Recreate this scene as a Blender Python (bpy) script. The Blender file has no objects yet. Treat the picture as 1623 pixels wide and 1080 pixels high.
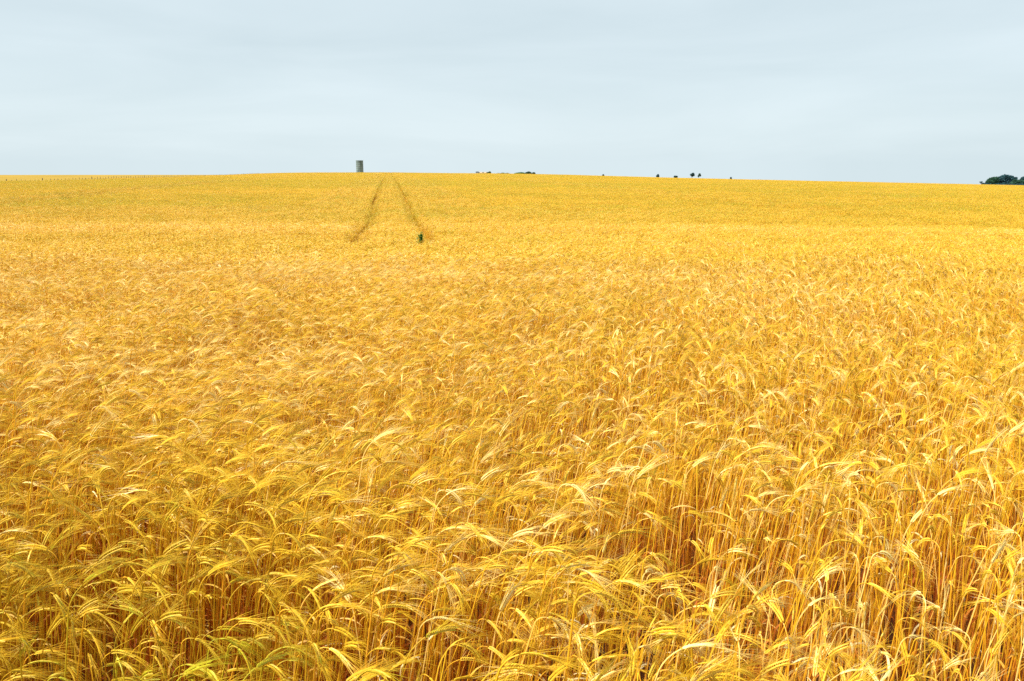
import bpy, math, random
import numpy as np
from mathutils import Vector

SC = bpy.context.scene
COL = SC.collection
R = math.radians
rng = np.random.default_rng(11)
random.seed(5)

# ------------------------------------------------------------------ camera
EYE = 1.85
cam = bpy.data.cameras.new("camera")
cam.sensor_width = 36.0
cam.lens = 36.0 * 1250.0 / 1623.0
cam.clip_start = 0.05
cam.clip_end = 12000.0
camo = bpy.data.objects.new("camera", cam)
COL.objects.link(camo)
camo.location = (0, 0, EYE)
camo.rotation_euler = (R(90 - 11.97), 0, 0)
SC.camera = camo

# ------------------------------------------------------------------ light, sky, exposure
SUN_EL, SUN_AZ = 52.0, -112.0          # azimuth clockwise from +Y (straight ahead)
SC.view_settings.view_transform = 'Standard'
SC.view_settings.look = 'None'
SC.view_settings.gamma = 1.0
SC.view_settings.exposure = 0.58
SC.cycles.max_bounces = 8
SC.cycles.diffuse_bounces = 6
SC.cycles.transmission_bounces = 4
SC.cycles.glossy_bounces = 2
SC.cycles.use_denoising = False

sun = bpy.data.lights.new("sun", 'SUN')
sun.energy = 5.0
sun.angle = R(8)
sun.color = (1.0, 0.95, 0.86)
suno = bpy.data.objects.new("sun", sun)
COL.objects.link(suno)
sd = Vector((math.sin(R(SUN_AZ)) * math.cos(R(SUN_EL)), math.cos(R(SUN_AZ)) * math.cos(R(SUN_EL)), math.sin(R(SUN_EL))))
suno.rotation_euler = sd.to_track_quat('Z', 'Y').to_euler()

world = bpy.data.worlds.new("World")
SC.world = world
world.use_nodes = True
nt = world.node_tree
nt.nodes.clear()
N = nt.nodes.new
L = nt.links.new
out = N('ShaderNodeOutputWorld')
bg = N('ShaderNodeBackground')
L(bg.outputs[0], out.inputs[0])
geo = N('ShaderNodeTexCoord')
sep = N('ShaderNodeSeparateXYZ')
L(geo.outputs['Generated'], sep.inputs[0])
mx = N('ShaderNodeMath'); mx.operation = 'MAXIMUM'; mx.inputs[1].default_value = 0.012
L(sep.outputs[2], mx.inputs[0])
cmb = N('ShaderNodeCombineXYZ')
L(sep.outputs[0], cmb.inputs[0]); L(sep.outputs[1], cmb.inputs[1]); L(mx.outputs[0], cmb.inputs[2])
sky = N('ShaderNodeTexSky')
sky.sky_type = 'NISHITA'
sky.sun_disc = False
sky.sun_elevation = R(SUN_EL)
sky.sun_rotation = R(SUN_AZ)
sky.air_density = 1.0; sky.dust_density = 2.0; sky.ozone_density = 1.5
L(cmb.outputs[0], sky.inputs[0])
# overcast sheet of stratus over the clear sky: horizontal streaks, brighter towards the zenith
mp = N('ShaderNodeMapping'); mp.inputs['Scale'].default_value = (1.2, 1.0, 8.0); mp.inputs['Rotation'].default_value = (0.0, R(1.5), 0)
L(cmb.outputs[0], mp.inputs[0])
nz = N('ShaderNodeTexNoise'); nz.inputs['Scale'].default_value = 1.7; nz.inputs['Detail'].default_value = 5.0
nz.inputs['Roughness'].default_value = 0.52; nz.inputs['Distortion'].default_value = 0.5
L(mp.outputs[0], nz.inputs[0])
cr = N('ShaderNodeValToRGB')
cr.color_ramp.elements[0].position = 0.33; cr.color_ramp.elements[0].color = (4.72, 5.6, 5.96, 1)
cr.color_ramp.elements[1].position = 0.68; cr.color_ramp.elements[1].color = (5.4, 6.25, 6.6, 1)
L(nz.outputs[0], cr.inputs[0])
zr = N('ShaderNodeValToRGB')             # brightness by height: pale low haze, brightest overhead
e = zr.color_ramp.elements
e[0].position = 0.0; e[0].color = (.565, .565, .565, 1)
e[1].position = 1.0; e[1].color = (.66, .66, .66, 1)
for p, q in ((.07, .538), (.16, .52), (.26, .525)):
    k_ = e.new(p); k_.color = (q, q, q, 1)
L(mx.outputs[0], zr.inputs[0])
vm = N('ShaderNodeVectorMath'); vm.operation = 'MULTIPLY'
L(cr.outputs[0], vm.inputs[0]); L(zr.outputs[0], vm.inputs[1])
v2 = N('ShaderNodeVectorMath'); v2.operation = 'SCALE'; v2.inputs['Scale'].default_value = 1.81
L(vm.outputs[0], v2.inputs[0]); vm = v2
mixs = N('ShaderNodeMix'); mixs.data_type = 'RGBA'; mixs.inputs[0].default_value = 0.90
L(sky.outputs[0], mixs.inputs[6]); L(vm.outputs[0], mixs.inputs[7])
L(mixs.outputs[2], bg.inputs[0])
bg.inputs[1].default_value = 0.10

# ------------------------------------------------------------------ helpers
def tag(o, label=None, cat=None, group=None, kind=None):
    if label: o['label'] = label
    if cat: o['category'] = cat
    if group: o['group'] = group
    if kind: o['kind'] = kind
    return o

def empty(name, loc=(0, 0, 0), rz=0.0, parent=None):
    o = bpy.data.objects.new(name, None)
    o.empty_display_size = 0.1
    COL.objects.link(o)
    o.location = loc
    o.rotation_euler = (0, 0, rz)
    o.parent = parent
    return o

class MB:
    """collects vertices, faces, a material slot and a tone value per face / vertex"""
    def __init__(s):
        s.v = []; s.f = []; s.m = []; s.t = []; s.n = 0
    def add(s, verts, faces, mat=0, tone=0.5):
        verts = np.asarray(verts, dtype=float)
        s.v.append(verts)
        for f in faces:
            s.f.append(tuple(i + s.n for i in f)); s.m.append(mat)
        s.t.append(np.full(len(verts), tone))
        s.n += len(verts)
    def merge(s, o, loc=(0, 0, 0), rz=0.0, scale=1.0, tone=None):
        c, si = math.cos(rz), math.sin(rz)
        M = np.array([[c, -si, 0], [si, c, 0], [0, 0, 1]]) * scale
        for v, t in zip(o.v, o.t):
            s.v.append(v @ M.T + np.asarray(loc)); s.t.append(t if tone is None else np.full(len(v), tone))
        s.f += [tuple(i + s.n for i in f) for f in o.f]
        s.m += o.m
        s.n += o.n
    def mesh(s, name, mats, smooth=False):
        me = bpy.data.meshes.new(name)
        V = np.concatenate(s.v)
        me.from_pydata(V.tolist(), [], s.f)
        for m in mats: me.materials.append(m)
        me.polygons.foreach_set('material_index', np.array(s.m, dtype=np.int32))
        if smooth:
            me.polygons.foreach_set('use_smooth', np.ones(len(s.f), dtype=bool))
        a = me.attributes.new('tone', 'FLOAT', 'POINT')
        a.data.foreach_set('value', np.concatenate(s.t).astype(np.float32))
        me.update()
        return me
    def obj(s, name, mats, parent=None, smooth=False, link=True):
        o = bpy.data.objects.new(name, s.mesh(name, mats, smooth))
        if link: COL.objects.link(o)
        o.parent = parent
        return o

def tube(mb, pts, rad, n=5, mat=0, tone=0.5, cap=True):
    pts = np.asarray(pts, float)
    k = len(pts)
    rad = np.broadcast_to(rad, (k,))
    T = np.gradient(pts, axis=0)
    T /= np.linalg.norm(T, axis=1)[:, None] + 1e-12
    ref = np.array([0.13, 0.97, 0.21])
    V = []
    for i in range(k):
        a = np.cross(T[i], ref); a /= np.linalg.norm(a) + 1e-12
        b = np.cross(T[i], a)
        for j in range(n):
            w = 2 * math.pi * j / n
            V.append(pts[i] + rad[i] * (math.cos(w) * a + math.sin(w) * b))
    F = []
    for i in range(k - 1):
        for j in range(n):
            F.append((i * n + j, i * n + (j + 1) % n, (i + 1) * n + (j + 1) % n, (i + 1) * n + j))
    if cap:
        F.append(tuple(reversed(range(n)))); F.append(tuple((k - 1) * n + j for j in range(n)))
    mb.add(V, F, mat, tone)

def box(mb, c, d, mat=0, tone=0.5, rz=0.0):
    x, y, z = [q / 2 for q in d]
    V = np.array([(-x, -y, -z), (x, -y, -z), (x, y, -z), (-x, y, -z), (-x, -y, z), (x, -y, z), (x, y, z), (-x, y, z)])
    co, si = math.cos(rz), math.sin(rz)
    V = V @ np.array([[co, -si, 0], [si, co, 0], [0, 0, 1]]).T + np.asarray(c)
    mb.add(V, [(0, 3, 2, 1), (4, 5, 6, 7), (0, 1, 5, 4), (1, 2, 6, 5), (2, 3, 7, 6), (3, 0, 4, 7)], mat, tone)

# value noise on the plane
_G = rng.random((256, 256))
def vnoise(x, y):
    xi = np.floor(x).astype(int); yi = np.floor(y).astype(int)
    fx = x - xi; fy = y - yi
    fx = fx * fx * (3 - 2 * fx); fy = fy * fy * (3 - 2 * fy)
    a = _G[xi % 256, yi % 256]; b = _G[(xi + 1) % 256, yi % 256]
    c = _G[xi % 256, (yi + 1) % 256]; d = _G[(xi + 1) % 256, (yi + 1) % 256]
    return (a * (1 - fx) + b * fx) * (1 - fy) + (c * (1 - fx) + d * fx) * fy

def sstep(a, b, x):
    t = np.clip((x - a) / (b - a), 0, 1)
    return t * t * (3 - 2 * t)

# ------------------------------------------------------------------ the lie of the land
CANOPY = 0.80
_ky = np.array([-300, -20, 0, 3, 10, 21, 30, 41, 58, 80, 108, 167, 285, 360, 410, 500, 760, 1000, 1300, 2000, 5000.])
_kz = np.array([-1.0, -1.0, -1.05, -1.07, -1.38, -1.75, -1.93, -1.95, -1.75, -1.45, -1.22, -1.10, -.45, .22, .38, .40, .50, .2, -4, -14, -80])
_s = np.linspace(-6, 8.6, 900)
_yy = np.sinh(_s)
_zz = np.interp(_yy, _ky, _kz)
_kern = np.exp(-0.5 * (np.arange(-24, 25) / 9.0) ** 2); _kern /= _kern.sum()
_zz = np.convolve(np.pad(_zz, 24, mode='edge'), _kern, mode='valid')

_ru = np.linspace(-40, 4040, 4081)
_rr = np.interp(_ru, [0, 10, 24, 44, 74, 126, 180, 300, 4040], [0, .03, .29, .42, .72, 2.2, 3.45, 5.95, 5.95 + 3740 * .0205])
_rr = np.convolve(np.pad(_rr, 12, mode='edge'), np.ones(25) / 25, mode='valid')

def softplus(x, w):
    return np.where(x > 6 * w, x, w * np.log1p(np.exp(np.clip(x / w, -30, 6.5))))

def ground_z(X, Y):
    X = np.asarray(X, float); Y = np.asarray(Y, float)
    U = X + 0.153 * Y
    P = np.interp(np.arcsinh(Y), _s, _zz)
    right = np.interp(U, _ru, _rr)
    left = np.minimum(0.075 * softplus(-U - 60, 8.0), 2.5 + 0.0015 * np.maximum(-U - 150, 0))
    left = left * (1 - 0.6 * sstep(520, 800, Y)) * sstep(60, 240, Y)
    und = (vnoise(X / 14 + 7, Y / 9 + 3) - 0.5) * 0.09 * np.clip(Y / 8, 0, 1)
    fold = 0.07 * np.exp(-((Y - 26.5) / 2.2) ** 2) - 0.05 * np.exp(-((Y - 32) / 2.6) ** 2)
    return EYE + P - CANOPY - right - left + und + fold

# ------------------------------------------------------------------ materials
def new_mat(name):
    m = bpy.data.materials.new(name)
    m.use_nodes = True
    t = m.node_tree
    t.nodes.clear()
    return m, t, t.nodes.new, t.links.new

def straw_mat(name, stops, transl=0.3, rough=0.5, spec=0.35, noise_scale=60.0, tw=0.60):
    """dry cereal straw: colour runs along `stops` by the tone of the plant (0 unripe .. 1 bleached)"""
    m, t, N, L = new_mat(name)
    o = N('ShaderNodeOutputMaterial')
    ai = N('ShaderNodeAttribute'); ai.attribute_type = 'INSTANCER'; ai.attribute_name = 'tint'
    ag = N('ShaderNodeAttribute'); ag.attribute_type = 'GEOMETRY'; ag.attribute_name = 'tone'
    oi = N('ShaderNodeObjectInfo')
    tc = N('ShaderNodeTexCoord')
    nz = N('ShaderNodeTexNoise'); nz.inputs['Scale'].default_value = noise_scale; nz.inputs['Detail'].default_value = 2
    L(tc.outputs['Object'], nz.inputs[0])
    def math_(op, a, b, c=None):
        n = N('ShaderNodeMath'); n.operation = op
        for i, q in enumerate((a, b, c)):
            if q is None: continue
            if isinstance(q, (int, float)): n.inputs[i].default_value = q
            else: L(q, n.inputs[i])
        return n.outputs[0]
    d1 = math_('SUBTRACT', ag.outputs['Fac'], 0.5)
    x = math_('MULTIPLY_ADD', d1, tw, ai.outputs['Fac'])
    d2 = math_('SUBTRACT', nz.outputs[0], 0.5)
    x = math_('MULTIPLY_ADD', d2, 0.30, x)
    r = N('ShaderNodeValToRGB')
    el = r.color_ramp.elements
    el[0].position = stops[0][0]; el[0].color = (*stops[0][1], 1)
    el[1].position = stops[-1][0]; el[1].color = (*stops[-1][1], 1)
    for p, c in stops[1:-1]:
        e = el.new(p); e.color = (*c, 1)
    L(x, r.inputs[0])
    b = N('ShaderNodeBsdfPrincipled')
    b.inputs['Roughness'].default_value = rough
    b.inputs['Specular IOR Level'].default_value = spec
    L(r.outputs[0], b.inputs['Base Color'])
    tr = N('ShaderNodeBsdfTranslucent')
    L(r.outputs[0], tr.inputs[0])
    mx = N('ShaderNodeMixShader'); mx.inputs[0].default_value = transl
    L(b.outputs[0], mx.inputs[1]); L(tr.outputs[0], mx.inputs[2])
    L(mx.outputs[0], o.inputs[0])
    return m

M_STEM = straw_mat('straw_stem', [(0.0, (.50, .44, .018)), (.14, (.50, .29, .010)), (.38, (.77, .45, .018)), (.66, (.78, .37, .014)), (.92, (.90, .62, .16))], transl=.15, rough=.45, spec=.4)
M_EAR = straw_mat('barley_ear', [(0.0, (.58, .52, .025)), (.14, (.54, .33, .012)), (.38, (.78, .53, .032)), (.64, (.83, .53, .042)), (.90, (.92, .74, .28))], transl=.15, rough=.5)
M_AWN = straw_mat('barley_awn', [(0.0, (.60, .53, .025)), (.14, (.54, .33, .012)), (.38, (.79, .53, .028)), (.66, (.85, .53, .038)), (.92, (.93, .74, .26))], transl=.30, rough=.35, spec=.55)
M_LEAF = straw_mat('dry_leaf', [(0.0, (.26, .32, .02)), (.16, (.52, .34, .02)), (.40, (.74, .45, .045)), (.66, (.78, .44, .06)), (.92, (.94, .80, .40))], transl=.30, rough=.5, noise_scale=25)
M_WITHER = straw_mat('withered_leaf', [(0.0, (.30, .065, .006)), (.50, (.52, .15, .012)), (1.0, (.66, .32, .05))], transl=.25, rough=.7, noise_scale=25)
M_LOW = straw_mat('shade_lower_straw', [(0.0, (.50, .27, .012)), (.40, (.68, .28, .012)), (.7, (.64, .22, .012)), (1.0, (.82, .46, .07))], transl=.15, rough=.5, spec=.35)  # red-brown shade low between the stalks, put into the straw colour
STRAW = [M_STEM, M_EAR, M_AWN, M_LEAF, M_WITHER, M_LOW]

def plain_mat(name, c1, c2, scale=8.0, rough=.9, detail=5.0, bump=0.0, transl=0.0, stretch=(1, 1, 1), coords='Object'):
    m, t, N, L = new_mat(name)
    o = N('ShaderNodeOutputMaterial')
    tc = N('ShaderNodeTexCoord'); mp = N('ShaderNodeMapping'); mp.inputs['Scale'].default_value = stretch
    L(tc.outputs[coords], mp.inputs[0])
    nz = N('ShaderNodeTexNoise'); nz.inputs['Scale'].default_value = scale; nz.inputs['Detail'].default_value = detail
    L(mp.outputs[0], nz.inputs[0])
    r = N('ShaderNodeValToRGB')
    r.color_ramp.elements[0].position = .35; r.color_ramp.elements[0].color = (*c1, 1)
    r.color_ramp.elements[1].position = .65; r.color_ramp.elements[1].color = (*c2, 1)
    L(nz.outputs[0], r.inputs[0])
    b = N('ShaderNodeBsdfPrincipled'); b.inputs['Roughness'].default_value = rough
    b.inputs['Specular IOR Level'].default_value = .3
    L(r.outputs[0], b.inputs['Base Color'])
    if bump:
        bp = N('ShaderNodeBump'); bp.inputs['Strength'].default_value = bump; bp.inputs['Distance'].default_value = .05
        L(nz.outputs[0], bp.inputs['Height']); L(bp.outputs[0], b.inputs['Normal'])
    if transl:
        tr = N('ShaderNodeBsdfTranslucent'); L(r.outputs[0], tr.inputs[0])
        mx = N('ShaderNodeMixShader'); mx.inputs[0].default_value = transl
        L(b.outputs[0], mx.inputs[1]); L(tr.outputs[0], mx.inputs[2]); L(mx.outputs[0], o.inputs[0])
    else:
        L(b.outputs[0], o.inputs[0])
    return m

# ------------------------------------------------------------------ the ground: one sheet to the horizon
def ground_material():
    m, t, N, L = new_mat('soil')
    o = N('ShaderNodeOutputMaterial')
    tc = N('ShaderNodeTexCoord')
    nz = N('ShaderNodeTexNoise'); nz.inputs['Scale'].default_value = 9; nz.inputs['Detail'].default_value = 8
    L(tc.outputs['Object'], nz.inputs[0])
    r = N('ShaderNodeValToRGB')
    r.color_ramp.elements[0].position = .35; r.color_ramp.elements[0].color = (.055, .018, .007, 1)
    r.color_ramp.elements[1].position = .68; r.color_ramp.elements[1].color = (.16, .065, .02, 1)
    L(nz.outputs[0], r.inputs[0])
    # short pale pasture beyond the field boundaries
    n2 = N('ShaderNodeTexNoise'); n2.inputs['Scale'].default_value = .03; n2.inputs['Detail'].default_value = 7
    L(tc.outputs['Object'], n2.inputs[0])
    r2 = N('ShaderNodeValToRGB')
    r2.color_ramp.elements[0].position = .35; r2.color_ramp.elements[0].color = (.28, .18, .025, 1)
    r2.color_ramp.elements[1].position = .65; r2.color_ramp.elements[1].color = (.38, .24, .035, 1)
    L(n2.outputs[0], r2.inputs[0])
    at = N('ShaderNodeAttribute'); at.attribute_name = 'pasture'
    mx = N('ShaderNodeMix'); mx.data_type = 'RGBA'
    L(at.outputs['Fac'], mx.inputs[0]); L(r.outputs[0], mx.inputs[6]); L(r2.outputs[0], mx.inputs[7])
    b = N('ShaderNodeBsdfPrincipled'); b.inputs['Roughness'].default_value = 1.0; b.inputs['Specular IOR Level'].default_value = .1
    L(mx.outputs[2], b.inputs['Base Color'])
    bp = N('ShaderNodeBump'); bp.inputs['Strength'].default_value = .8; bp.inputs['Distance'].default_value = .04
    L(nz.outputs[0], bp.inputs['Height']); L(bp.outputs[0], b.inputs['Normal'])
    L(b.outputs[0], o.inputs[0])
    return m

FENCE_U = -125.0
CROP_END = 440.0
def build_ground():
    ys = np.concatenate([np.arange(-30, 60, .6), np.geomspace(60, 6000, 240)])
    ys = np.concatenate([[-3000, -1000, -300, -100, -50], ys])
    a = np.concatenate([np.arange(0, 30, .6), np.geomspace(30, 6000, 130)])
    xs = np.concatenate([-a[:0:-1], a])
    XX, YY = np.meshgrid(xs, ys)
    ZZ = ground_z(XX, YY)
    nx, ny = len(xs), len(ys)
    V = np.stack([XX.ravel(), YY.ravel(), ZZ.ravel()], 1)
    i = np.arange(nx * ny).reshape(ny, nx)
    F = np.stack([i[:-1, :-1].ravel(), i[:-1, 1:].ravel(), i[1:, 1:].ravel(), i[1:, :-1].ravel()], 1)
    me = bpy.data.meshes.new('ground')
    me.from_pydata(V.tolist(), [], F.tolist())
    me.polygons.foreach_set('use_smooth', np.ones(len(F), dtype=bool))
    U = XX + .153 * YY
    p = np.maximum(sstep(0, 3, FENCE_U - U), sstep(CROP_END - 5, CROP_END + 5, YY)).ravel()
    me.attributes.new('pasture', 'FLOAT', 'POINT').data.foreach_set('value', p.astype(np.float32))
    me.materials.append(ground_material())
    o = bpy.data.objects.new('ground', me)
    COL.objects.link(o)
    tag(o, 'brown soil of the field falling away and rising again to a low crest', 'ground', kind='structure')
build_ground()

# ------------------------------------------------------------------ one barley stalk, bowed towards local +X
def ribbon(mb, pts, side, width, mat, tone):
    pts = np.asarray(pts); side = np.asarray(side); w = np.asarray(width)[:, None]
    V = np.empty((2 * len(pts), 3)); V[0::2] = pts - side * w; V[1::2] = pts + side * w
    mb.add(V, [(2 * i, 2 * i + 1, 2 * i + 3, 2 * i + 2) for i in range(len(pts) - 1)], mat, tone)

def stalk(r, lod=0, height=None, base=0.0, tone=.5, droop=None):
    """returns MBs: stem, ear, awns, leaves.  lod 0 near, 1 middle, 2 far (top of the plant only)"""
    h = height or r.uniform(.74, .90)
    if droop is None: droop = r.choice([r.uniform(R(45), R(85)), r.uniform(R(85), R(125)), r.uniform(R(120), R(168))], p=[.12, .43, .45])
    lean = r.normal(.03, .05)
    side_lean = r.normal(0, .03)
    neck = r.uniform(.030, .060) * (.6 if droop > R(128) else 1)
    ear_len = r.uniform(.052, .080) * (.80 if droop > R(128) else .95)
    awn_len = r.uniform(.058, .096) * (.75 if droop > R(128) else 1)
    sr = r.uniform(.0015, .0023) if lod == 0 else (.0026 if lod == 1 else .0045)
    # planar path: angle from vertical as a function of arc length
    def path(step_n, ear_n):
        P = [np.array([0., 0., base])]; A = [lean]
        L0 = h - base - .03
        for k in range(step_n):
            u = (k + 1) / step_n
            a = lean + .16 * u * u
            P.append(P[-1] + L0 / step_n * np.array([math.sin(a), side_lean * u, math.cos(a)])); A.append(a)
        nn = 4 if lod < 2 else 2
        a0 = A[-1]
        for k in range(nn):
            a = a0 + (droop * .52 - a0) * (k + 1) / nn
            P.append(P[-1] + neck / nn * np.array([math.sin(a), side_lean, math.cos(a)])); A.append(a)
        ns = len(P)
        for k in range(ear_n):
            a = droop * (.52 + .48 * ((k + 1) / ear_n) ** .8)
            P.append(P[-1] + ear_len / ear_n * np.array([math.sin(a), side_lean, math.cos(a)])); A.append(a)
        return np.array(P), np.array(A), ns
    stem, ear, awns, leaves = MB(), MB(), MB(), MB()
    if lod == 0:
        P, A, ns = path(6, 14)
        rad = np.linspace(sr, sr * .62, ns)
        rad = np.append(rad, sr * .5)
        tube(stem, P[:5], rad[:5], 4, 5, tone)                 # lower straw, reddened to carry the shade between stalks
        tube(stem, P[4:ns + 1], rad[4:], 4, 0, tone)
        for q in (.38, .66):                                   # nodes on the straw
            i = int(q * 6); c = P[i]
            tube(stem, [c - (0, 0, .003), c, c + (0, 0, .003)], [sr, sr * 1.5, sr], 4, 0, tone - .2)
        roll = r.uniform(0, math.pi)
        curl = r.normal(0, .25)
        for i in range(ns, len(P) - 1):
            T = P[i + 1] - P[i]; T /= np.linalg.norm(T)
            B = np.array([0, 1., 0]); Nn = np.cross(T, B)
            D = math.cos(roll) * B + math.sin(roll) * Nn
            E = np.cross(T, D)
            f = (i - ns) / (len(P) - ns)
            w = .0022 * (.62 + .38 * math.sin(math.pi * min(1, (f + .12) * 1.05)))
            for s in (-1, 1):
                c0 = P[i] + s * D * .0012 + T * (.002 if s > 0 else 0)
                ax = T + s * D * .34; ax /= np.linalg.norm(ax)
                l = .0108
                side = np.cross(ax, E); side /= np.linalg.norm(side)
                rings = [c0]
                V = [c0]
                for u, ww in ((.35, 1.0), (.72, .72)):
                    cc = c0 + ax * l * u
                    V += [cc + side * w * ww, cc + E * w * ww, cc - side * w * ww, cc - E * w * ww]
                V.append(c0 + ax * l)
                F = []
                for j in range(4):
                    k2 = (j + 1) % 4
                    F += [(0, 1 + k2, 1 + j), (1 + j, 1 + k2, 5 + k2, 5 + j), (5 + j, 5 + k2, 9)]
                ear.add(V, F, 1, tone + r.uniform(-.28, .22))
                if r.random() < .40: continue
                # its awn
                dirn = T + s * D * r.uniform(.05, .22) + E * r.normal(0, .07) + np.array([.25 * math.sin(droop), 0, .05]) * .3
                dirn /= np.linalg.norm(dirn)
                tip = c0 + ax * l * .9
                al = awn_len * r.uniform(.8, 1.1) * (.75 + .25 * (1 - f))
                bend = np.array([0, curl * .02, -.010]) * r.uniform(.2, 1.3)
                pts = [tip + dirn * al * u + bend * u * u for u in (0, .35, .7, 1)]
                tube(awns, pts, [.00047, .00038, .00027, .00012], 3, 2, tone + r.uniform(-.05, .15), cap=False)
        nl = r.integers(0, 3)
        for _ in range(nl):
            q = r.uniform(.35, .93)
            j = q * 6; i = int(j); c = P[i] + (P[i + 1] - P[i]) * (j - i)
            az = r.uniform(0, 2 * math.pi) if r.random() < .5 else r.normal(0, .6)
            ll = r.uniform(.05, .14) * (1.15 - .4 * q)
            el = r.uniform(.2, 1.35); dl = r.uniform(1.0, 3.2); tw = r.uniform(-2.5, 2.5)
            pts = [c]; sides = []; n = 6
            for k in range(n + 1):
                e = el - dl * (k / n) ** 1.3
                d = np.array([math.cos(az) * math.cos(e), math.sin(az) * math.cos(e), math.sin(e)])
                if k: pts.append(pts[-1] + d * ll / n)
                b = np.array([-math.sin(az), math.cos(az), 0]); nn_ = np.cross(d, b)
                w_ = tw * k / n
                sides.append(b * math.cos(w_) + nn_ * math.sin(w_))
            wd = r.uniform(.0016, .0034) * np.array([.5, .95, 1, .9, .7, .42, .06])
            ribbon(leaves, pts, sides, wd, 3, tone + r.uniform(-.15, .4))
        for _ in range(r.integers(1, 4)):   # hanging withered leaf hugging the straw low down
            z0 = r.uniform(.1, .5); az = r.uniform(0, 6.28); ll = r.uniform(.1, .2)
            pts = [np.array([0, 0, z0]) + np.array([math.cos(az), math.sin(az), 0]) * .035 * math.sin(u * 2.2) + np.array([0, 0, -ll * u * .9 + .03 * math.sin(u * 3)]) for u in np.linspace(0, 1, 5)]
            sd_ = [np.array([-math.sin(az + u), math.cos(az + u), 0]) for u in np.linspace(0, 2, 5)]
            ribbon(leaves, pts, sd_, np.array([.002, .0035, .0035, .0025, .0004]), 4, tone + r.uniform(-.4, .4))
    else:
        P, A, ns = path(3 if lod == 1 else 1, 3 if lod == 1 else 2)
        ribbon_n = 3
        rad = np.linspace(sr, sr * .7, ns + 1)
        if lod == 1:
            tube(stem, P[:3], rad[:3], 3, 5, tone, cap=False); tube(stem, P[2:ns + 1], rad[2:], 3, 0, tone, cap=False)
        else:
            tube(stem, P[:ns + 1], rad, 3, 0, tone, cap=False)
        er = (.0048 if lod == 1 else .0075)
        E_ = P[ns - 1:]
        tube(ear, E_, er * np.array([.45, 1, 1, .5] if lod == 1 else [.6, 1, .5]), 4 if lod == 1 else 3, 1, tone, cap=False)
        na = 6 if lod == 1 else 4
        aw = .0009 if lod == 1 else .0030
        T = P[-1] - P[-2]; T /= np.linalg.norm(T)
        for k in range(na):
            st = P[ns] + (P[-1] - P[ns]) * (k / na)
            d = T + r.normal(0, .13, 3); d /= np.linalg.norm(d)
            e = st + d * awn_len
            s_ = np.cross(d, r.normal(0, 1, 3)); s_ /= np.linalg.norm(s_)
            mid = (st + e) / 2 + np.array([0, 0, .006])
            ribbon(awns, [st, mid, e], [s_, s_, s_], [aw, aw * .8, aw * .2], 2, tone + r.uniform(-.05, .15))
        for _ in range(1 if lod == 1 else (r.random() < .5)):
            q = r.uniform(.5, .95); c = P[0] + (P[max(1, ns - 4)] - P[0]) * q
            az = r.uniform(0, 6.28); d = np.array([math.cos(az), math.sin(az), r.uniform(-.8, .8)]) * r.uniform(.04, .1)
            s_ = np.array([-math.sin(az), math.cos(az), .3])
            ribbon(leaves, [c, c + d * .5 + (0, 0, .012), c + d - (0, 0, .01)], [s_] * 3, np.array([.003, .004, .0006]) * (1 if lod == 1 else 1.8), 3, tone + r.uniform(-.1, .35))
    return stem, ear, awns, leaves

# ------------------------------------------------------------------ prototypes kept out of the scene, used by the crop
PROTO = bpy.data.collections.new('barley_prototypes')
protos = []
def add_proto(mb, name):
    o = mb.obj('%s_%03d' % (name, len(protos)), STRAW, link=False)
    PROTO.objects.link(o)
    protos.append(o)
    return len(protos) - 1

r = np.random.default_rng(3)
NEAR = []
near_parts = []
for k in range(48):
    # the first half bow over in an arch, the second half hang straight down
    parts = stalk(r, 0, droop=R(r.uniform(70, 128)) if k < 24 else (R(r.uniform(128, 172)) if k < 44 else R(r.uniform(30, 70))))
    near_parts.append(parts)
    mb = MB()
    for p in parts:
        if p.n: mb.merge(p)
    NEAR.append(add_proto(mb, 'a_stalk'))

def clump(r, lod, size, count, base, hvar):
    mb = MB()
    n = int(math.ceil(math.sqrt(count)))
    for i in range(n):
        for j in range(n):
            x = (i + r.uniform(0, 1)) / n * size - size / 2
            y = (j + r.uniform(0, 1)) / n * size - size / 2
            t = float(np.clip(r.normal(.5, .28), -.1, 1.1))
            parts = stalk(r, lod, height=r.uniform(.68, .86) + hvar * r.normal(), base=base, tone=t)
            az = r.normal(0, .5) if r.random() > .12 else r.uniform(-3.1, 3.1)
            for p in parts:
                if p.n: mb.merge(p, (x, y, 0), az)
    return mb
MID = [add_proto(clump(r, 1, .36, 64, .05, .035), 'b_clump') for _ in range(7)]
FAR = [add_proto(clump(r, 2, 1.7, 520, .30, .04), 'c_clump') for _ in range(6)]
FARS = [add_proto(clump(r, 2, .6, 72, .30, .03), 'd_clump') for _ in range(5)]

# ------------------------------------------------------------------ where the crop stands
WIND = R(12)      # bowed to the right, turning away from the camera further right
def wind(X, Y):
    turn = R(-6) + R(44) * sstep(-.15, .45, X / (Y + 1.5))
    return turn + (vnoise(X / 2.3 + 40, Y / 2.0 + 9) - .5) * R(60) + (vnoise(X / .55 + 4, Y / .5 + 90) - .5) * R(50)

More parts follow.
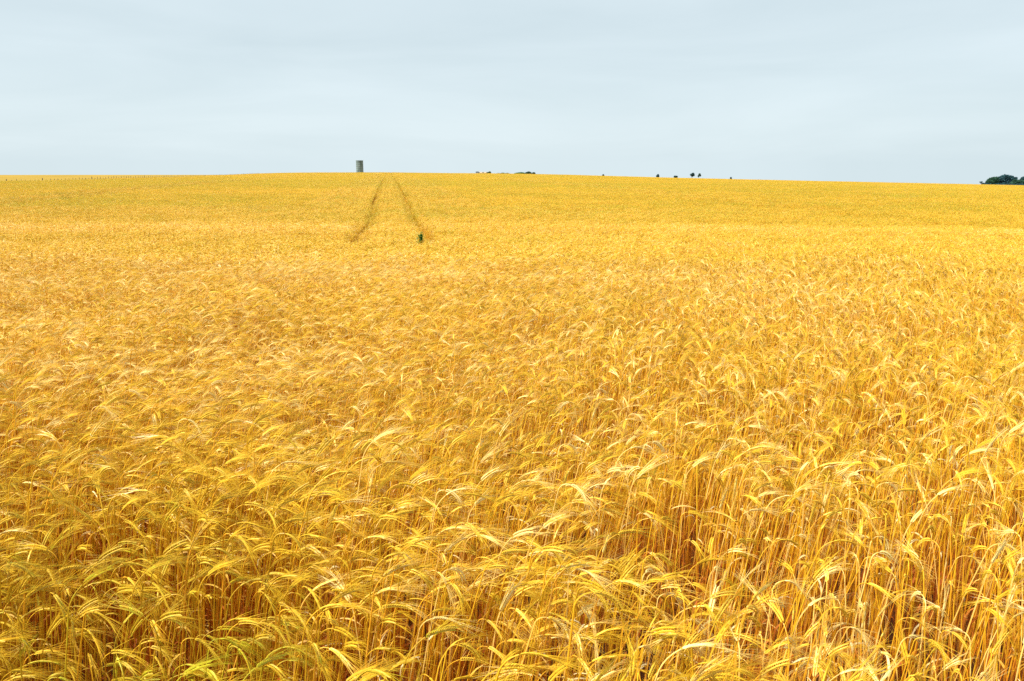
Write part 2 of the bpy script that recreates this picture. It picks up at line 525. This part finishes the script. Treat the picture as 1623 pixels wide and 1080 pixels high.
def tint_field(X, Y):
    """ripeness tint of the crop, with light on the fold and far shade painted in: 0 still green .. 1 bleached"""
    t = .50 + (vnoise(X / 3.1, Y / 2.1) - .5) * .20 + (vnoise(X / .8 + 9, Y / .6 + 5) - .5) * .22
    t += (vnoise(X / 22 + 3, Y / 7 + 15) - .5) * .16
    # greener along the headland edge in front, towards the left
    g = np.exp(-(np.maximum(Y - 1.2, 0) / 1.3) ** 2) * sstep(.6, -1.0, X) * .17 + np.exp(-(np.maximum(Y - 2, 0) / 5.0) ** 2) * sstep(1.2, -2.5, X) * .04
    t = t - 0 * X
    GREEN = g * (.4 + vnoise(X / .35 + 2, Y / .35 + 77) * 1.3)
    t += .19 * sstep(2.5, 5.5, Y) * sstep(17, 10, Y) * sstep(6, -3, X)
    # ear tops catching light along the fold, painted in as a paler strip
    t += .13 * np.exp(-((Y - 26.5 - .04 * X) / 2.0) ** 2)
    t += (vnoise(X / 70 + 8, Y / 24 + 2) - .5) * .16 * sstep(30, 60, Y)
    t -= .07 * sstep(9, 16, Y)
    t -= .18 * sstep(27, 42, Y) * (1 - .20 * sstep(110, 250, Y))  # far crop darkened in the tint, standing in for its grazing view
    for gx, gy, gr in ((-.30, 1.62, .24), (.08, 1.45, .2), (.62, 1.6, .2), (1.0, 1.75, .26), (-.55, 1.9, .15), (1.9, 2.7, .25)):
        t += .26 * np.exp(-((X - gx) ** 2 + (Y - gy) ** 2) / gr ** 2)
    return t - GREEN * 1.5

pts, rots, scls, idxs, tints = [], [], [], [], []
def scatter(X, Y, idx, rot, scl, tint, tilt=None):
    n = len(X)
    pts.append(np.stack([X, Y, ground_z(X, Y)], 1))
    e = np.zeros((n, 3)); e[:, 2] = rot
    if tilt is not None: e[:, :2] = tilt
    rots.append(e); scls.append(scl); idxs.append(idx); tints.append(tint)

TRK = .153
NRM = math.sqrt(1 + TRK * TRK)
def half_strip(c): return 5.1 if c == 0 else 2.1
TRAMS = (0.0, 25.0, -25.0)      # pairs of wheel tracks left by the sprayer, 25 m apart
def in_track(X, Y, half):
    u = (X + TRK * Y) / NRM
    d = np.full(np.shape(u), 9.0)
    for c in TRAMS:
        d = np.minimum(d, np.minimum(np.abs(u - c - .95), np.abs(u - c + .95)))
    return (d < half) & (Y > 20.3 + 9 * (np.abs(u) > 10))

# near: single stalks, 0.7 m to 13 m
def near_points():
    rr = np.random.default_rng(21)
    Y0, Y1 = .75, 13.5
    dens = 700
    A_w = lambda y: .74 * y + 2.4
    ntot = int(dens * 2 * A_w(Y1) * (Y1 - Y0))
    Y = rr.uniform(Y0, Y1, ntot); X = rr.uniform(-A_w(Y1), A_w(Y1), ntot)
    # drilled in rows 13 cm apart
    row = np.round(Y / .13) * .13
    Y = np.where(rr.random(ntot) < .6, row + rr.normal(0, .022, ntot), Y)
    keep = (np.abs(X) < A_w(Y)) & (Y > .7)
    # natural gaps where the stand is thin
    gap = vnoise(X / .45 + 60, Y / .38 + 31)
    keep &= rr.random(ntot) > np.clip((gap - .62) * 3.2, 0, .88)
    for gx, gy, gr in ((1.72, 3.6, .20), (1.25, 2.35, .17), (.70, 1.95, .12), (-.95, 1.35, .16), (-1.25, 1.25, .14), (2.3, 4.6, .25), (-.35, 2.6, .10), (.2, 3.1, .13)):
        keep &= ~((np.hypot((X - gx) / 1.25, Y - gy) < gr * (.7 + .6 * vnoise(X * 9, Y * 9))) & (rr.random(ntot) < .9))
    keep &= rr.random(ntot) > .38 * sstep(-.1, .35, X / (Y + 1.5))
    # thin out a little with distance
    keep &= rr.random(ntot) < np.clip(1.15 - Y / 30, .6, 1)
    return X[keep], Y[keep], rr

X, Y, rr = near_points()
n = len(X)
hang = rr.random(n) < .28 + .54 * sstep(-.12, .35, X / (Y + 1.5))
vi = np.where(hang, rr.integers(24, len(NEAR), n), rr.integers(0, 24, n))
lod_rot = wind(X, Y) + rr.normal(0, 1, n) * (R(24) + R(34) * sstep(-.1, .4, X / (Y + 1.5)))
odd = rr.random(n) < .10
lod_rot = np.where(odd, rr.uniform(-3.14, 3.14, n), lod_rot)
hs = .88 + .24 * (vnoise(X / .9 + 5, Y / .8 + 44) ) + rr.normal(0, .065, n)
base_t = tint_field(X, Y)
ti = np.clip(base_t + rr.normal(0, .25, n), np.minimum(base_t, .30), 1.1)
tl = np.stack([rr.normal(0, .05, n), rr.normal(.02, .06, n)], 1)

# the 300 nearest stalks the camera sees become plants of their own
depth = Y * math.cos(R(11.97)) + 1.05 * math.sin(R(11.97))
top_ang = np.arctan2(EYE - (ground_z(X, Y) + .78), Y)
visible = (np.abs((X + .07) / depth) < .655) & (top_ang < R(36.5))
dist = np.sqrt(X * X + Y * Y)
order = np.argsort(np.where(visible, dist, 1e9))[:300]
mask = np.zeros(n, bool); mask[order] = True
rest = ~mask
scatter(X[rest], Y[rest], np.array(NEAR)[vi[rest]], lod_rot[rest], hs[rest], ti[rest], tl[rest])

# shared meshes for the single plants
def copy_tree(o, parent=None):
    c = o.copy(); COL.objects.link(c); c.parent = parent
    for ch in o.children: copy_tree(ch, c)
    return c
GRP = 'bearded barley stalks at the front of the crop'
def make_stalk(k):
    stem, ear, awns, leaves = near_parts[k]
    root = empty('barley_stalk')
    s = stem.obj('stem', STRAW, root)
    e = ear.obj('ear', STRAW, root)
    a = awns.obj('awns', STRAW, e)
    if leaves.n: leaves.obj('leaves', STRAW, root)
    return root
proto_roots = {}
LBL = ['green-tinged bearded barley stalk bowing over at the very front of the crop',
       'ripe golden bearded barley stalk bowing over at the very front of the crop',
       'bleached straw-pale bearded barley stalk bowing over at the very front of the crop']
SUB = ['green-tinged barley stalks at the front', 'golden barley stalks at the front', 'bleached barley stalks at the front']
def set_tint(o, v):
    o['tint'] = v
    for ch in o.children: set_tint(ch, v)
for i in order:
    k = int(vi[i])
    if k not in proto_roots:
        proto_roots[k] = make_stalk(k); o = proto_roots[k]
    else:
        o = copy_tree(proto_roots[k])
    o.location = (X[i], Y[i], float(ground_z(X[i], Y[i])))
    o.rotation_euler = (tl[i, 0], tl[i, 1], lod_rot[i])
    o.scale = (hs[i],) * 3
    t = float(ti[i])
    set_tint(o, t)
    c = 0 if t < .28 else (1 if t < .66 else 2)
    tag(o, LBL[c], 'barley stalk', SUB[c])

# middle: small clumps, and along the wheel tracks up to 260 m
def grid_uv(u0, u1, v0, v1, su, sv, rr, jit=.3):
    us = np.arange(u0, u1, su); vs = np.arange(v0, v1, sv)
    UU, VV = np.meshgrid(us, vs)
    UU = UU + rr.uniform(-jit, jit, UU.shape) * su; VV = VV + rr.uniform(-jit, jit, VV.shape) * sv
    return UU.ravel(), VV.ravel()
def uv_to_xy(U, V):
    # V runs along the wheel tracks, U across them to the right
    return (U - TRK * V) / NRM, (V + TRK * U) / NRM
rr = np.random.default_rng(8)
STRIP = 2.1
def mid_clumps(X, Y, sc):
    n = len(X)
    scatter(X, Y, np.array(MID)[rr.integers(0, len(MID), n)], wind(X, Y) + rr.normal(0, R(14), n),
            sc * (.92 + .16 * vnoise(X / 1.1 + 5, Y / 1.0 + 44) + rr.normal(0, .035, n)), np.clip(tint_field(X, Y) + rr.normal(0, .07, n), 0, 1))
U, V = grid_uv(-72, 72, 2, 72, .29, .29, rr)
X, Y = uv_to_xy(U, V)
near_weed = np.hypot(X - uv_to_xy(.76, 19.9)[0], Y - uv_to_xy(.76, 19.9)[1]) < .42
k = (Y > 13.2) & (Y < 46) & (np.abs(X) < .84 * Y + 4) & ~in_track(X, Y, .31) & ~near_weed
mid_clumps(X[k], Y[k], 1.0)
# strips holding the tracks, further up
for c in TRAMS:
    U, V = grid_uv(c - half_strip(c), c + half_strip(c) + .1, 38, 435 if c == 0 else 200, .30, .34, rr, .2)
    X, Y = uv_to_xy(U, V)
    k = (Y > 45.5) & ~in_track(X, Y, .30) & (np.abs(X) < .84 * Y + 4)
    mid_clumps(X[k], Y[k], (1 + .055 * np.sin((U[k] - c) * 2 * math.pi / .95)))
    # stunted plants that came up again in the wheel marks
    for sgn in (-.95, .95):
        V = np.arange(20.6 if c == 0 else 30, 420 if c == 0 else 190, .22); U = c + sgn + rr.normal(0, .05, len(V))
        X, Y = uv_to_xy(U, V)
        k = rr.random(len(X)) < .9
        mid_clumps(X[k], Y[k], .66 + .06 * vnoise(X[k] / 1.3, Y[k] / 2.1))
# far: big clumps to the crest
def far_zone(y0, y1, s, proto, scale):
    U, V = grid_uv(-150, 560, y0 - 90, y1 + 110, s, s, rr, .18)
    X, Y = uv_to_xy(U, V)
    half = s * .62
    k = (Y > y0) & (Y < y1) & (np.abs(X) < .95 * Y + 8) & ((Y > 200 + half) | (np.abs(np.abs(U) - 25) > STRIP + half)) & (np.abs(U) > 5.1 + half) & (U > FENCE_U + half)
    X, Y = X[k], Y[k]; n = len(X)
    scatter(X, Y, np.array(proto)[rr.integers(0, len(proto), n)], wind(X, Y) * .5 + WIND * .5 + rr.normal(0, R(10), n),
            scale * (.96 + .08 * vnoise(X / 5, Y / 5) + rr.normal(0, .03, n)), np.clip(tint_field(X, Y) + rr.normal(0, .035, n), 0, 1))
    return n
n1 = far_zone(46, 201, .52, FARS, 1.0)
n2 = far_zone(200.5, CROP_END, 1.45, FAR, 1.0)
print('instances', [len(q) for q in pts])

def build_crop():
    P = np.concatenate(pts); E = np.concatenate(rots); S = np.concatenate(scls); I = np.concatenate(idxs); T = np.concatenate(tints)
    me = bpy.data.meshes.new('barley_crop')
    me.vertices.add(len(P)); me.vertices.foreach_set('co', P.astype(np.float32).ravel())
    me.attributes.new('rot', 'FLOAT_VECTOR', 'POINT').data.foreach_set('vector', E.astype(np.float32).ravel())
    me.attributes.new('scl', 'FLOAT', 'POINT').data.foreach_set('value', S.astype(np.float32))
    me.attributes.new('idx', 'INT', 'POINT').data.foreach_set('value', I.astype(np.int32))
    me.attributes.new('tint', 'FLOAT', 'POINT').data.foreach_set('value', T.astype(np.float32))
    me.update()
    o = bpy.data.objects.new('barley_crop', me)
    COL.objects.link(o)
    tag(o, 'ripe golden barley crop filling the whole field up to the crest', 'barley crop', kind='stuff')
    g = bpy.data.node_groups.new('crop', 'GeometryNodeTree')
    g.interface.new_socket('Geometry', in_out='INPUT', socket_type='NodeSocketGeometry')
    g.interface.new_socket('Geometry', in_out='OUTPUT', socket_type='NodeSocketGeometry')
    N = g.nodes.new; L = g.links.new
    gi = N('NodeGroupInput'); go = N('NodeGroupOutput')
    ip = N('GeometryNodeInstanceOnPoints')
    ci = N('GeometryNodeCollectionInfo'); ci.inputs['Collection'].default_value = PROTO
    ci.inputs['Separate Children'].default_value = True; ci.inputs['Reset Children'].default_value = True
    def attr(name, typ):
        a = N('GeometryNodeInputNamedAttribute'); a.data_type = typ; a.inputs['Name'].default_value = name
        return a.outputs['Attribute']
    er = N('FunctionNodeEulerToRotation')
    L(attr('rot', 'FLOAT_VECTOR'), er.inputs[0])
    L(gi.outputs[0], ip.inputs['Points']); L(ci.outputs[0], ip.inputs['Instance'])
    ip.inputs['Pick Instance'].default_value = True
    L(attr('idx', 'INT'), ip.inputs['Instance Index'])
    L(er.outputs[0], ip.inputs['Rotation'])
    L(attr('scl', 'FLOAT'), ip.inputs['Scale'])
    L(ip.outputs[0], go.inputs[0])
    md = o.modifiers.new('crop', 'NODES'); md.node_group = g
    return o
build_crop()

# ------------------------------------------------------------------ silo on the crest
def at_px(px, d):
    """world X of the column px of the photograph at depth d (level ray)"""
    return (px - 811.5) / 1250.0 * d * math.cos(R(11.97))
def up_px(y, d):
    """world Z at depth d of the photograph's row y"""
    return EYE - d * math.tan(R(11.97) + math.atan((y - 540.0) / 1250.0))

def build_silo():
    d = 455.0
    x = at_px(570.5, d)
    z = float(ground_z(x, d))
    root = empty('concrete_silo', (x, d, z))
    tag(root, 'tall grey-green concrete silo standing alone on the crest behind the barley', 'silo')
    rad = 1.98
    H = up_px(254.6, d) - z                      # flat top
    m = plain_mat('silo_concrete', (.11, .155, .155), (.21, .27, .27), scale=.9, stretch=(1, 1, .35), bump=.4)
    md = plain_mat('silo_hoop', (.11, .15, .15), (.19, .245, .24), scale=3)
    w = MB(); n = 40
    zs = np.linspace(0, H - .25, 9)
    tube(w, [(0, 0, q) for q in zs], rad, n)
    w.obj('wall', [m], root, smooth=False)
    c = MB(); tube(c, [(0, 0, H - .25), (0, 0, H)], rad + .10, n); c.obj('rim', [md], root)
    for q in np.linspace(1.0, H - 1.0, 6):
        hp = MB()
        V = []
        for zz, rr_ in ((-.06, rad), (-.06, rad + .05), (.06, rad + .05), (.06, rad)):
            for j in range(n):
                a = 2 * math.pi * j / n
                V.append((rr_ * math.cos(a), rr_ * math.sin(a), q + zz))
        F = [(i * n + j, i * n + (j + 1) % n, (i + 1) * n + (j + 1) % n, (i + 1) * n + j) for i in range(3) for j in range(n)]
        hp.add(V, F); hp.obj('hoop', [md], root)
build_silo()

# ------------------------------------------------------------------ trees and bushes
M_LEAFS = plain_mat('dark_foliage', (.018, .060, .042), (.042, .12, .065), scale=.6, transl=.15)
M_LEAFB = plain_mat('blue_green_foliage', (.016, .052, .068), (.034, .10, .11), scale=.6, transl=.15)
M_LEAFG = plain_mat('fresh_green_foliage', (.04, .13, .03), (.09, .22, .05), scale=.8, transl=.15)
M_LEAFO = plain_mat('olive_foliage', (.10, .13, .06), (.17, .20, .09), scale=.8, transl=.15)
M_BARK = plain_mat('bark', (.035, .03, .025), (.08, .065, .05), scale=6)

def crown_mesh(r, blobs, leaf, count):
    """leaf clumps thrown through and mostly near the shell of several overlapping lobes"""
    mb = MB()
    vol = np.array([b[1][0] * b[1][2] for b in blobs]); vol = vol / vol.sum()
    for _ in range(count):
        c, rad = blobs[r.choice(len(blobs), p=vol)]
        d = r.normal(0, 1, 3); d /= np.linalg.norm(d)
        rr_ = r.uniform(.25, 1.0) ** .45 * (1 + r.normal(0, .06))
        p = np.asarray(c) + d * np.asarray(rad) * rr_
        s = leaf * r.uniform(.5, 1.4)
        a = r.normal(0, 1, 3); a /= np.linalg.norm(a)
        b = np.cross(a, r.normal(0, 1, 3)); b /= np.linalg.norm(b)
        mb.add([p - a * s - b * s * .3, p + a * s * .2 - b * s, p + a * s, p + b * s], [(0, 1, 2, 3)], 0, r.random())
    return mb

def tree(name, px, d, blobs, label, cat, mat, leaf=.25, count=900, trunk=(.12, 1.2), group=None, seed=0, limbs=4, sink=0.0, lean=(0, 0)):
    r = np.random.default_rng(seed + 100)
    x = at_px(px, d)
    z = float(ground_z(x, d)) - sink
    root = empty(name, (x, d, z))
    tag(root, label, cat, group)
    t = MB()
    tr, th = trunk
    tp = [(0, 0, -.2), (lean[0] * .4, lean[1] * .4, th * .5), (lean[0], lean[1], th)]
    tube(t, tp, [tr * 1.3, tr, tr * .75], 8)
    for k in range(limbs):
        c, rad = blobs[k % len(blobs)]
        e = np.asarray(c) + r.normal(0, .25, 3) * np.asarray(rad)
        s = np.array([lean[0], lean[1], th * r.uniform(.75, 1)])
        m_ = (s + e) / 2 + r.normal(0, .06, 3) * th
        tube(t, [s, m_, e], [tr * .6, tr * .4, tr * .15], 6)
    t.obj('trunk', [M_BARK], root)
    crown_mesh(r, blobs, leaf, count).obj('crown', [mat], root)
    return root

def blob(px0, x, d, cx, ytop, w, h, z, dy=0.0):
    """one lobe of a crown: centre column, top row, width and height as seen, turned into metres round the foot"""
    rx = w / 2 / 1250 * d; rz = h / 2 / 1306 * d
    return ((at_px(cx, d) - x, dy, up_px(ytop, d) - z - rz), (rx, max(rx * .85, .5), rz))

def far_tree(name, px, d, lobes, *a, **k):
    x = at_px(px, d); z = float(ground_z(x, d))
    return tree(name, px, d, [blob(px, x, d, *l, z) for l in lobes], *a, **k)

D = 560.0
G3 = 'green bushes on the skyline'
far_tree('bush', 824.5, D, [(824.5, 273.3, 15, 5), (819, 274.0, 8, 4), (828, 273.6, 9, 5)],
         'long low green bush on the skyline, nearest to the farm building', 'bush', M_LEAFG, .22, 1800, (.1, 1.4), G3, seed=1)
far_tree('bush', 838, D, [(838, 272.2, 9, 6), (834.5, 273.2, 5, 5)],
         'rounder and tallest green bush between its long and its small neighbour on the skyline', 'bush', M_LEAFS, .22, 1600, (.12, 1.6), G3, seed=2)
far_tree('bush', 845.8, D, [(845.8, 273.2, 5.5, 5)],
         'small round dark bush ending the row of green bushes on the skyline', 'bush', M_LEAFS, .2, 900, (.08, 1.4), G3, seed=3)
far_tree('hedge', 798, 600, [(790, 274.6, 9, 5), (797, 274.1, 10, 5), (804, 274.4, 9, 5)],
         'faint low olive hedge between the farm building and the green bushes', 'hedge', M_LEAFO, .25, 2000, (.1, 1.0), None, seed=4)
far_tree('bush', 776.2, 590, [(776, 271.9, 5, 6), (773, 273, 4, 5)],
         'grey-green bush standing at the end of the low farm building', 'bush', M_LEAFO, .22, 1200, (.1, 1.6), None, seed=5)
far_tree('bush', 956.2, D, [(956.2, 276.4, 3.4, 4.5)],
         'tiny lone dark bush on the skyline between the green bushes and the single trees', 'bush', M_LEAFB, .16, 500, (.08, 1.2), None, seed=6)
far_tree('bush', 1042.9, D, [(1042.9, 275.8, 3.6, 6), (1042.6, 277.2, 5.2, 5)],
         'compact dark conical bush on the skyline, first of the five dark trees', 'bush', M_LEAFB, .16, 900, (.1, 1.2), None, seed=7)
far_tree('bush', 1071.3, D, [(1070, 278.6, 4, 4), (1072.6, 278.7, 4, 4)],
         'flat low dark bush on the skyline just left of the taller pair of trees', 'bush', M_LEAFB, .16, 700, (.08, .9), None, seed=8)
far_tree('tree', 1097, D, [(1098.4, 274.0, 4.6, 4.6), (1095.4, 275.4, 3.6, 3.6), (1099.6, 276.2, 3.2, 3.4), (1097.4, 277.6, 3, 3)],
         'tallest of the small skyline trees, dark top-heavy crown on a thin trunk', 'tree', M_LEAFB, .17, 1100, (.16, 2.4), None, seed=9)
far_tree('tree', 1107.8, D, [(1108.8, 275.0, 3.6, 3.6), (1110, 277.0, 2.6, 3), (1107.2, 277.8, 2.6, 2.8)],
         'thin grey-green tree standing right beside the tallest small skyline tree', 'tree', M_LEAFS, .17, 650, (.14, 2.2), None, seed=10)
far_tree('bush', 1158.6, D, [(1158.9, 280.6, 2.8, 5)],
         'tiny dark bush alone on the skyline between the pair of trees and the wood', 'bush', M_LEAFB, .15, 400, (.08, 1.2), None, seed=11)
# the wood at the edge: every tree one can tell apart
DW = 520.0
GW = 'trees of the dark wood at the edge of the field'
far_tree('tree', 1557.5, DW, [(1556.6, 287.8, 5, 2.4), (1560.5, 289.8, 4, 3), (1562, 291.5, 5, 5), (1558.5, 292, 3, 3)],
         'small spindly leaning tree at the near end of the dark wood', 'tree', M_LEAFB, .16, 900, (.16, 2.2), GW, seed=12, lean=(-.4, 0))
far_tree('tree', 1573, DW, [(1574, 281.5, 15, 12), (1568.5, 285.5, 9, 10), (1579, 280.6, 12, 11), (1571, 289, 14, 8)],
         'rounded green tree sloping up to the tall dome of the dark wood', 'tree', M_LEAFS, .34, 5200, (.28, 3), GW, seed=13)
far_tree('tree', 1595, DW + 6, [(1594, 277.0, 15, 11), (1601, 278.6, 16, 12), (1588, 279.4, 13, 12), (1606, 281.2, 14, 8), (1596, 285, 24, 13), (1611, 281.0, 5, 3)],
         'tallest broad-domed blue-green tree in the dark wood', 'tree', M_LEAFB, .38, 9000, (.4, 4), GW, seed=14, limbs=6)
far_tree('tree', 1614, DW - 4, [(1613, 285.0, 15, 10), (1607, 289, 12, 8), (1620, 286.0, 12, 10)],
         'lower fresh green tree filling the dip between the dome and the last tree', 'tree', M_LEAFS, .32, 4200, (.24, 2.4), GW, seed=15)
far_tree('tree', 1626, DW + 8, [(1625, 280.2, 13, 12), (1632, 277, 16, 16), (1640, 280, 16, 14)],
         'dark tree cut off by the edge of the photo beside the wood', 'tree', M_LEAFB, .36, 6500, (.36, 3.6), GW, seed=16)
for i, (px, w) in enumerate(((1567, 12), (1586, 18), (1602, 16), (1620, 16))):
    far_tree('bush', px, DW - 9, [(px, 290.6 + .2 * i, w, 6), (px - w * .3, 291.4 + .2 * i, w * .6, 5)],
             ['low dark shrub at the foot of the wood under the sloping tree', 'low dark shrub at the foot of the wood under the tall dome',
              'low dark shrub at the foot of the wood right of the dome\'s middle', 'low dark shrub at the foot of the wood by the photo\'s edge'][i],
             'bush', M_LEAFB, .28, 1500, (.1, 1), 'shrubs at the foot of the wood', seed=30 + i)

# ------------------------------------------------------------------ low farm building by the crest
def build_farm():
    d = 600.0
    xa, xb = at_px(754.8, d), at_px(775.0, d)
    x = (xa + xb) / 2
    z = float(ground_z(x, d))
    root = empty('farm_building', (x, d, z))
    tag(root, 'long low farm building whose tan roof just shows over the crest', 'farm building')
    mw = plain_mat('barn_wall', (.07, .07, .06), (.13, .12, .10), scale=1.2)
    mr = plain_mat('barn_roof', (.36, .27, .17), (.46, .36, .24), scale=1.5, stretch=(1, 4, 1))
    mdk = plain_mat('dark_roof', (.045, .05, .05), (.08, .085, .08), scale=1.5)
    L_ = xb - xa; top = up_px(273.1, d) - z; eav = top - .75
    w = MB(); box(w, (0, 0, eav / 2 - .1), (L_, 5.0, eav + .2)); w.obj('wall', [mw], root)
    def gable(x0, x1, e, t, m, name):
        g = MB(); y = 2.9; th = .12
        V = []
        for xx in (x0, x1):
            V += [(xx, -y, e), (xx, 0, t), (xx, y, e), (xx, y, e + th), (xx, 0, t + th), (xx, -y, e + th)]
        g.add(V, [(0, 1, 4, 5), (1, 2, 3, 4), (11, 10, 7, 6), (10, 9, 8, 7), (5, 4, 10, 11), (4, 3, 9, 10), (0, 6, 7, 1), (1, 7, 8, 2), (0, 5, 11, 6), (2, 8, 9, 3)])
        # gable ends
        g.add([(x0 + .3, -2.5, e), (x0 + .3, 2.5, e), (x0 + .3, 0, t - .05)], [(0, 1, 2)])
        g.add([(x1 - .3, -2.5, e), (x1 - .3, 2.5, e), (x1 - .3, 0, t - .05)], [(0, 2, 1)])
        return g.obj(name, [m], root)
    gable(-L_ / 2 + 1.9, L_ / 2 + .2, eav, top, mr, 'roof')
    ot = gable(-L_ / 2 - .3, -L_ / 2 + 1.9, eav + .12, top + .35, mdk, 'roof')
    ot['label'] = 'dark roof of the end bay'
    for k in range(3):
        dd = MB(); box(dd, (-L_ / 2 + 2.2 + k * 3.0, -2.53, .95), (1.1, .06, 1.9)); dd.obj('door', [mdk], root)
build_farm()

# ------------------------------------------------------------------ fences
M_POST = plain_mat('weathered_post', (.07, .065, .05), (.16, .14, .11), scale=5, stretch=(1, 1, .2))
M_WIRE = plain_mat('fence_wire', (.14, .13, .12), (.20, .19, .17), scale=5, rough=.5)
def fence(P, label, strainers=(), height=1.7, r0=.085):
    P = [(x, y, float(ground_z(x, y))) for x, y in P]
    ox, oy, oz = P[0]
    root = empty('fence', (ox, oy, oz))
    tag(root, label, 'fence')
    rr = random.Random(4)
    meshes = {}
    restmb = MB()
    for i, (x, y, z) in enumerate(P):
        big = i in strainers
        mb = MB()
        h = height * (1.12 if big else rr.uniform(.8, 1.08)); rad = r0 * (1.7 if big else rr.uniform(.9, 1.2))
        lx, ly = rr.gauss(0, .03), rr.gauss(0, .03)
        tube(mb, [(0, 0, -.3), (lx * .5, ly * .5, h * .5), (lx, ly, h)], [rad * 1.05, rad, rad * .92], 7)
        if i < 100:
            o = mb.obj('post', [M_POST], root); o.location = (x - ox, y - oy, z - oz)
        else:
            restmb.merge(mb, (x - ox, y - oy, z - oz))
    if restmb.n:
        o = restmb.obj('post', [M_POST], root); o['kind'] = 'stuff'
    for hz in (.35, .65, .95, 1.25):
        if hz > height: continue
        wmb = MB()
        tube(wmb, [(x - ox, y - oy, z - oz + hz) for x, y, z in P], .012, 3)
        wmb.obj('wire', [M_WIRE], root)
Fp = []
y = 225.0; rf = random.Random(2)
while y < 790:
    Fp.append((FENCE_U * 1.0117 - .153 * y + rf.gauss(0, .06), y)); y += 3.5 + rf.gauss(0, .12) 
fence(Fp, 'long post and wire fence running up the left side of the barley to the crest', strainers=(12, 20, 34, 55))
Fr = []
for i in range(60):
    px = 1375 + i * 3.05
    d = 575.0 + i * .4
    Fr.append((at_px(px, d), d))
fence(Fr, 'faint far post and wire fence on the skyline leading to the dark wood', strainers=(26, 48), height=1.25)

# rough grass verge under the fence, dark green where it nears the crest
def grass_verge():
    r = np.random.default_rng(77)
    mb = MB()
    for _ in range(9000):
        y = r.uniform(225, 780) ; x = FENCE_U * 1.0117 - .153 * y + r.normal(0, .7)
        z = float(ground_z(x, y))
        h = r.uniform(.3, .8) + (.35 if y > 520 else 0); w = r.uniform(.10, .22)
        a = r.uniform(0, 3.14); c, s_ = math.cos(a) * w, math.sin(a) * w
        mb.add([(x - c, y - s_, z), (x + c, y + s_, z), (x + r.normal(0, .2), y + r.normal(0, .2), z + h)], [(0, 1, 2)], 0, r.random())
    o = mb.obj('rough_grass', [plain_mat('verge_grass', (.10, .13, .03), (.30, .26, .07), scale=.15)])
    tag(o, 'rough green and straw coloured grass along the foot of the long fence', 'grass', kind='stuff')
grass_verge()

# ------------------------------------------------------------------ green weeds where the wheel tracks end
M_WEED = plain_mat('weed_leaf', (.025, .11, .012), (.07, .24, .025), scale=9, transl=.25)
def weed(x, y, h, w, n, label, seed, mat=M_WEED):
    r = np.random.default_rng(seed)
    z = float(ground_z(x, y))
    root = empty('green_weed', (x, y, z))
    tag(root, label, 'weed')
    st, lv = MB(), MB()
    for _ in range(n):
        a = r.uniform(0, 6.28); q = abs(r.normal(0, .62)) * w
        hh = h * r.uniform(.6, 1.0) * (1 - .35 * min(q / w, 1))
        b = np.array([math.cos(a) * q * .4, math.sin(a) * q * .4, 0]); t_ = np.array([math.cos(a) * q, math.sin(a) * q, hh])
        tube(st, [b, (b + t_) / 2 + (0, 0, .04), t_], [.005, .004, .002], 5)
        for k in range(14):
            u_ = r.uniform(.2, 1); c = b + (t_ - b) * u_
            az = r.uniform(0, 6.28); ll = r.uniform(.04, .09)
            d = np.array([math.cos(az), math.sin(az), r.uniform(.1, .9)]); s_ = np.array([-math.sin(az), math.cos(az), .1])
            ribbon(lv, [c, c + d * ll * .5, c + d * ll - (0, 0, .02)], [s_] * 3, [.006, .017, .002], 0, r.random())
    st.obj('stem', [mat], root); lv.obj('leaves', [mat], root)
wx, wy = uv_to_xy(np.array([.76, -.95]), np.array([20.0, 20.2]))
weed(wx[0], wy[0], 1.17, .25, 140, 'dark green leafy weed clump where the right wheel track ends', 1)
weed(wx[0] + .12, wy[0] + 1.0, 1.05, .22, 14, 'thinner green weed just behind the dark green clump in the right wheel track', 5)
weed(wx[1], wy[1], .96, .26, 16, 'faint low green weed patch where the left wheel track ends', 2)
